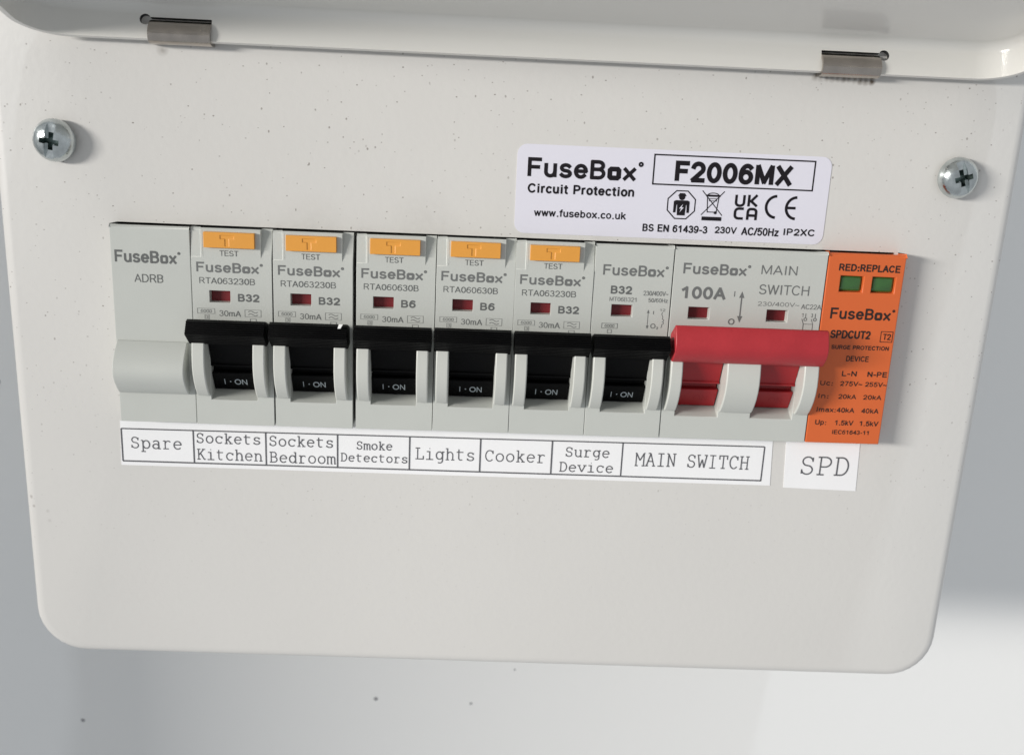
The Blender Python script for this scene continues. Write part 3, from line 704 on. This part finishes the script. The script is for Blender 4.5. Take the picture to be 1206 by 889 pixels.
for a in (3.25, 21.05):
    b = MB(); b.prism([(y, z * 1.015 - .1) for y, z in rocker_sec()], a, a + 9.75)
    rk = obj('rocker', b.mesh('rocker', 20), M['red_deep'], ms, bevel=.08)
    p = Print(lambda x, z: panel_y(x, z + .2)); q = a + 2.0
    p.text('I', q, q + .25, -13.9, -12.2, .0); p.disc(q + 1.3, -13.0, .18); p.ring(q + 3.2, -13.05, .62, .85); p.text('N', q + 4.4, q + 5.6, -13.9, -12.2, .0)
    p.build('legend', M['red_print'], rk)
for a in (4.1, 22.1):
    b = MB(); b.box(a - .2, a + 5.0, 2.0, 2.29, 6.0, 9.2); obj('indicator_flag', b.mesh('indicator_flag'), M['flag'], ms)
b = MB()
sec = [(-1.2, 3.0), (-5.5, 5.95), (-6.05, 5.9), (-6.45, 5.5), (-7.0, 4.3), (-7.5, 3.1), (-7.75, 2.2), (-7.8, 1.3), (-7.6, .5), (-7.1, -.5), (-6.2, -1.6), (-5.3, -2.5), (-4.8, -2.7), (-3.2, -2.75), (-1.2, -1.8)]
b.prism(sec, .3, 34.75); obj('toggle', b.mesh('toggle', 28), M['red'], ms, bevel=.2, seg=2)
p = Print(0); p.logo(2.1, 16.4, 16.5, 19.0, .024); p.build('logo_print', M['mid_print'], mb)
p = Print(0); p.text('100A', 2.1, 12.2, 10.85, 13.75, .04)
p.text('I', 14.1, 14.35, 11.7, 13.0, .0); p.ring(14.1, 5.95, .5, .72)
p.line([(15.95, 7.0), (15.95, 11.9)], .3)
for z, s_ in ((13.0, -1), (5.8, 1)): p.poly([(15.95, z), (15.35, z + s_ * 1.5), (16.55, z + s_ * 1.5)])
p.build('rating_print', M['mid_print'], mb)
p = Print(0); p.text('MAIN', 19.8, 27.95, 17.05, 19.2, .0); p.text('SWITCH', 19.75, 31.2, 12.5, 14.8, .0); p.build('name_print', M['mid_print'], mb)
p = Print(0); p.text('230/400V~', 19.8, 29.3, 9.85, 10.85, .0); p.text('AC22A', 29.8, 34.4, 9.45, 10.6, .0); p.build('voltage_print', M['mid_print'], mb)
p = Print(0)
for x, d in ((30.9, '1'), (33.1, '3')):
    p.text(d, x - .75, x - .35, 7.6, 8.5, .0); p.line([(x + .2, 8.5), (x + .2, 7.5)], .13); p.ring(x + .2, 7.1, .26, .4); p.line([(x - .6, 7.2), (x - .15, 6.0), (x - .15, 4.2)], .13)
p.line([(30.75, 6.0), (32.95, 6.0)], .12); p.build('wiring_print', M['grey_print'], mb)

# surge protection device
sp = thing('surge_protector', 'orange surge protection device with two green windows at the right end of the row', 'surge protector', (70.75, 0, 0))
def sp_body():
    X = 70.75
    xs = [v - X for v in (70.75, 74.0, 79.35, 81.35, 86.7, 88.45)]; zs = [-22.5, 13.75, 17.45, 22.1, 22.6]
    def lev(i, j):
        if j == 1 and i in (1, 3): return (1.5, 1.5)
        return (0, 0) if j < 3 else (0, .45)
    return terrace(xs, zs, lev, 12, TOPB)
sb = obj('body', sp_body().mesh('body', 30), M['orange'], sp, bevel=.36, seg=3)
for a in (74.2, 81.55):
    b = MB(); o1 = rrect(a - 70.75, a - 70.75 + 4.95, 13.95, 17.25, .5, 4); o2 = rrect(a - 70.75 + .35, a - 70.75 + 4.6, 14.4, 16.95, .4, 4); n = len(o1)
    for k in range(n):
        q = (k + 1) % n
        b.face([(o1[k][0], 1.45, o1[k][1]), (o1[q][0], 1.45, o1[q][1]), (o1[q][0], .95, o1[q][1]), (o1[k][0], .95, o1[k][1])])
        b.face([(o1[k][0], .95, o1[k][1]), (o1[q][0], .95, o1[q][1]), (o2[q][0], .7, o2[q][1]), (o2[k][0], .7, o2[k][1])])
    b.face([(x, .7, z) for x, z in o2]); obj('indicator_window', b.mesh('indicator_window', 30), M['green'], sp)
p = Print(0); X = 70.75
def T(s_, x0, x1, z0, z1, bd=.034): p.text(s_, x0 - X, x1 - X, z0, z1, bd)
T('RED:REPLACE', 73.3, 87.4, 18.55, 20.2, .034); p.build('warning_print', M['orange_print'], sb)
p = Print(0); p.logo(72.7 - X, 86.7 - X, 7.45, 10.1, .024); p.build('logo_print', M['orange_print'], sb)
p = Print(0)
T('SPDCUT2', 73.35, 82.7, 2.95, 4.9, .03); p.rect(85.1 - X, 87.85 - X, 2.45, 4.9, .16); T('T2', 85.6, 87.5, 2.95, 4.4, .02)
T('SURGE PROTECTION', 74.0, 87.4, .4, 1.4, .03); T('DEVICE', 77.8, 83.1, -2.4, -1.1, .02)
p.build('model_print', M['orange_print'], sb)
p = Print(0)
T('L-N', 77.3, 80.75, -6.0, -4.7); T('N-PE', 83.3, 87.95, -6.0, -4.7)
for y0, h, (l_, lx), (a_, ax), (c_, cx) in ((-8.35, 1.15, ('Uc:', 75.4), ('275V~', 82.4), ('255V~', 88.2)), (-11.5, 1.15, ('In:', 74.8), ('20kA', 81.4), ('20kA', 87.4)),
        (-14.85, 1.2, ('Imax:', 76.95), ('40kA', 81.4), ('40kA', 87.2)), (-18.0, 1.25, ('Up:', 75.1), ('1.5kV', 81.6), ('1.5kV', 87.6))):
    T(l_, 72.5, lx, y0, y0 + h, .02); T(a_, 77.2, ax, y0, y0 + h, .022); T(c_, 83.1, cx, y0, y0 + h, .022)
T('IEC61643-11', 76.9, 85.6, -20.2, -19.15, .02)
p.build('rating_print', M['orange_print'], sb)

# ------------------------------------------------------------------ labels stuck to the plate
def sticker(name, label, x0, x1, z0, z1, r, th, material, quad=None):
    b = MB(); pts = rrect(x0, x1, z0, z1, r, 5) if r else quad
    n = len(pts)
    for k in range(n):
        a, c = pts[k], pts[(k+1) % n]
        b.face([(a[0], P_Y - .004, a[1]), (c[0], P_Y - .004, c[1]), (c[0], P_Y - th, c[1]), (a[0], P_Y - th, a[1])])
    b.face([(x, P_Y - th, z) for x, z in pts]); b.face([(x, P_Y - .004, z) for x, z in reversed(pts)])
    o = obj(name, b.mesh(name), material); o['label'] = label; o['category'] = 'label'
    return o
Y = P_Y - .12
st = sticker('product_sticker', 'white rounded sticker with black print and approval marks above the red toggle', -.1, 70.4, 23.5, 43.15, 2.2, .12, M['sticker'])
p = Print(Y); p.logo(2.3, 26.5, 36.0, 40.3, .032); p.build('logo_print', M['dark_print'], st)
p = Print(Y); p.text('Circuit Protection', 2.5, 26.4, 32.5, 34.65, .036); p.build('subtitle_print', M['dark_print'], st)
p = Print(Y); p.text('www.fusebox.co.uk', 4.2, 24.9, 27.4, 29.1, .022); p.build('address_print', M['dark_print'], st)
p = Print(Y); p.rect(30.4, 66.6, 35.6, 42.05, .32); p.build('model_frame', M['dark_print'], st)
p = Print(Y); p.text('F2006MX', 35.2, 61.7, 36.3, 40.95, .044); p.build('model_print', M['dark_print'], st)
p = Print(Y); p.text('BS EN 61439-3', 28.9, 43.7, 25.0, 26.7, .03); p.text('230V', 45.4, 50.4, 25.2, 26.75, .03); p.text('AC/50Hz', 51.5, 60.1, 25.0, 26.85, .026); p.text('IP2XC', 61.2, 68.3, 25.35, 26.95, .034)
p.build('standard_print', M['dark_print'], st)
# reader in an octagon
p = Print(Y); cx, cz = 37.25, 31.25
p.line([(cx + 3.35 * math.cos(R(22.5 + 45 * k)), cz + 3.35 * math.sin(R(22.5 + 45 * k))) for k in range(8)], .26, True)
p.disc(cx + .05, cz + 1.75, .72); p.poly([(cx - .95, cz + 1.95), (cx + 1.05, cz + 1.95), (cx + .6, cz + 2.6), (cx - .5, cz + 2.6)])
p.poly([(cx - 1.75, cz + .75), (cx - 1.3, cz + 1.0), (cx + 1.4, cz + 1.0), (cx + 1.85, cz + .75), (cx + 1.85, cz - 1.75), (cx + 1.3, cz - 1.75), (cx + 1.2, cz), (cx - 1.1, cz), (cx - 1.2, cz - 1.75), (cx - 1.75, cz - 1.75)])
p.poly([(cx - .95, cz + .1), (cx + 1.05, cz + .1), (cx + .95, cz - 2.35), (cx - .85, cz - 2.35)])
p.build('reader_mark', M['dark_print'], st)
p = Print(Y - .06); p.poly([(cx + .4, cz + .2), (cx - .45, cz - .85), (cx + .05, cz - .8), (cx - .3, cz - 1.7), (cx + .6, cz - .55), (cx + .1, cz - .6)]); p.build('bolt_mark', M['sticker'], st)
# crossed out bin
p = Print(Y); cx = 44.3
p.line([(41.8, 34.6), (46.7, 29.2)], .2); p.line([(46.8, 34.6), (41.9, 29.2)], .2)
p.line([(43.0, 33.5), (43.25, 29.9), (45.3, 29.9), (45.65, 33.5)], .2); p.line([(42.7, 33.55), (45.95, 33.55)], .45); p.line(arc(44.3, 33.7, 1.2, .45, 0, 180, 8), .2)
p.disc(45.1, 29.8, .35); p.rect(43.5, 45.1, 32.4, 32.9, .14); p.poly([(42.1, 28.0), (46.6, 28.0), (46.6, 28.85), (42.1, 28.85)])
p.build('bin_mark', M['dark_print'], st)
p = Print(Y); q = .58
p.line([(49.6, 34.0), (49.6, 32.4)] + arc(50.4, 32.3, .8, .7, 180, 270, 5) + arc(50.6, 32.3, .8, .7, 270, 360, 5) + [(51.4, 34.0)], q)
p.line([(52.5, 34.1), (52.5, 31.5)], q); p.line([(52.5, 32.7), (53.0, 32.7), (54.3, 34.1)], q); p.line([(53.0, 32.7), (54.4, 31.6)], q)
p.line([(51.5, 30.95)] + arc(50.4, 30.2, .8, .75, 90, 180, 5) + arc(50.4, 29.5, .8, .75, 180, 270, 5) + [(51.5, 28.75)], q)
p.line([(52.5, 28.5), (52.5, 30.2)] + arc(53.1, 30.3, .6, .65, 180, 90, 4) + arc(53.7, 30.3, .7, .65, 90, 0, 4) + [(54.4, 28.5)], q); p.line([(52.5, 29.5), (54.4, 29.5)], q)
p.build('ukca_mark', M['dark_print'], st)
p = Print(Y); p.line(arc(58.9, 31.65, 2.35, 2.4, 92, 268, 18), .62); p.line(arc(63.5, 31.55, 2.35, 2.4, 92, 268, 18), .62); p.line([(61.3, 31.55), (63.3, 31.55)], .6)
p.build('ce_mark', M['dark_print'], st)

ls = sticker('label_strip', 'long white paper strip of typed circuit names under the breakers', 0, 0, 0, 0, 0, .12, M['paper'],
             [(-90.5, -35.1), (-20, -35.35), (65.2, -35.6), (64.6, -23.6), (-20, -23.8), (-90.2, -24.1)])
p = Print(Y); tp = lambda x: -26.0 + (x + 90) / 153 * .35; bt = lambda x: -34.05 - (x + 90) / 153 * .35
p.line([(-90.05, tp(-90)), (62.75, tp(62))], .32); p.line([(-90.1, bt(-90)), (62.9, bt(62))], .36)
for x in (-90.05, -73.4, -56.5, -39.65, -22.6, -5.75, 11.4, 28.4, 62.8): p.line([(x, tp(x)), (x, bt(x))], .34)
p.build('ruled_lines', M['type_print'], ls)
WDT = .26
def word(s_, x0, x1, z, cap, parent=ls, wd=WDT):
    p = Print(Y); typed(p, s_, x0, x1, z, cap, wd); p.build('typed_word', M['type_print'], parent)
word('Spare', -88.2, -76.0, -30.75, 2.7)
word('Sockets', -72.9, -57.6, -28.95, 2.35); word('Kitchen', -72.8, -57.3, -33.1, 2.5)
word('Sockets', -55.9, -40.5, -29.15, 2.4); word('Bedroom', -55.8, -40.1, -33.3, 2.5)
word('Smoke', -35.3, -26.6, -29.4, 1.95, wd=.24); word('Detectors', -39.0, -22.9, -32.5, 1.95, wd=.24)
word('Lights', -21.4, -6.9, -31.4, 2.75)
word('Cooker', -4.7, 10.1, -31.4, 2.7)
word('Surge', 14.5, 25.5, -29.6, 2.3); word('Device', 13.3, 26.6, -33.45, 2.3)
word('MAIN', 31.6, 41.6, -31.4, 3.2, wd=.28); word('SWITCH', 44.1, 59.5, -31.5, 3.2, wd=.28)
sl = sticker('typed_label', 'small white paper label typed SPD under the orange device', 0, 0, 0, 0, 0, .12, M['paper'], [(68.6, -36.0), (86.6, -36.4), (86.0, -23.8), (67.9, -23.6)])
word('SPD', 71.8, 84.4, -32.4, 4.5, sl, .36)
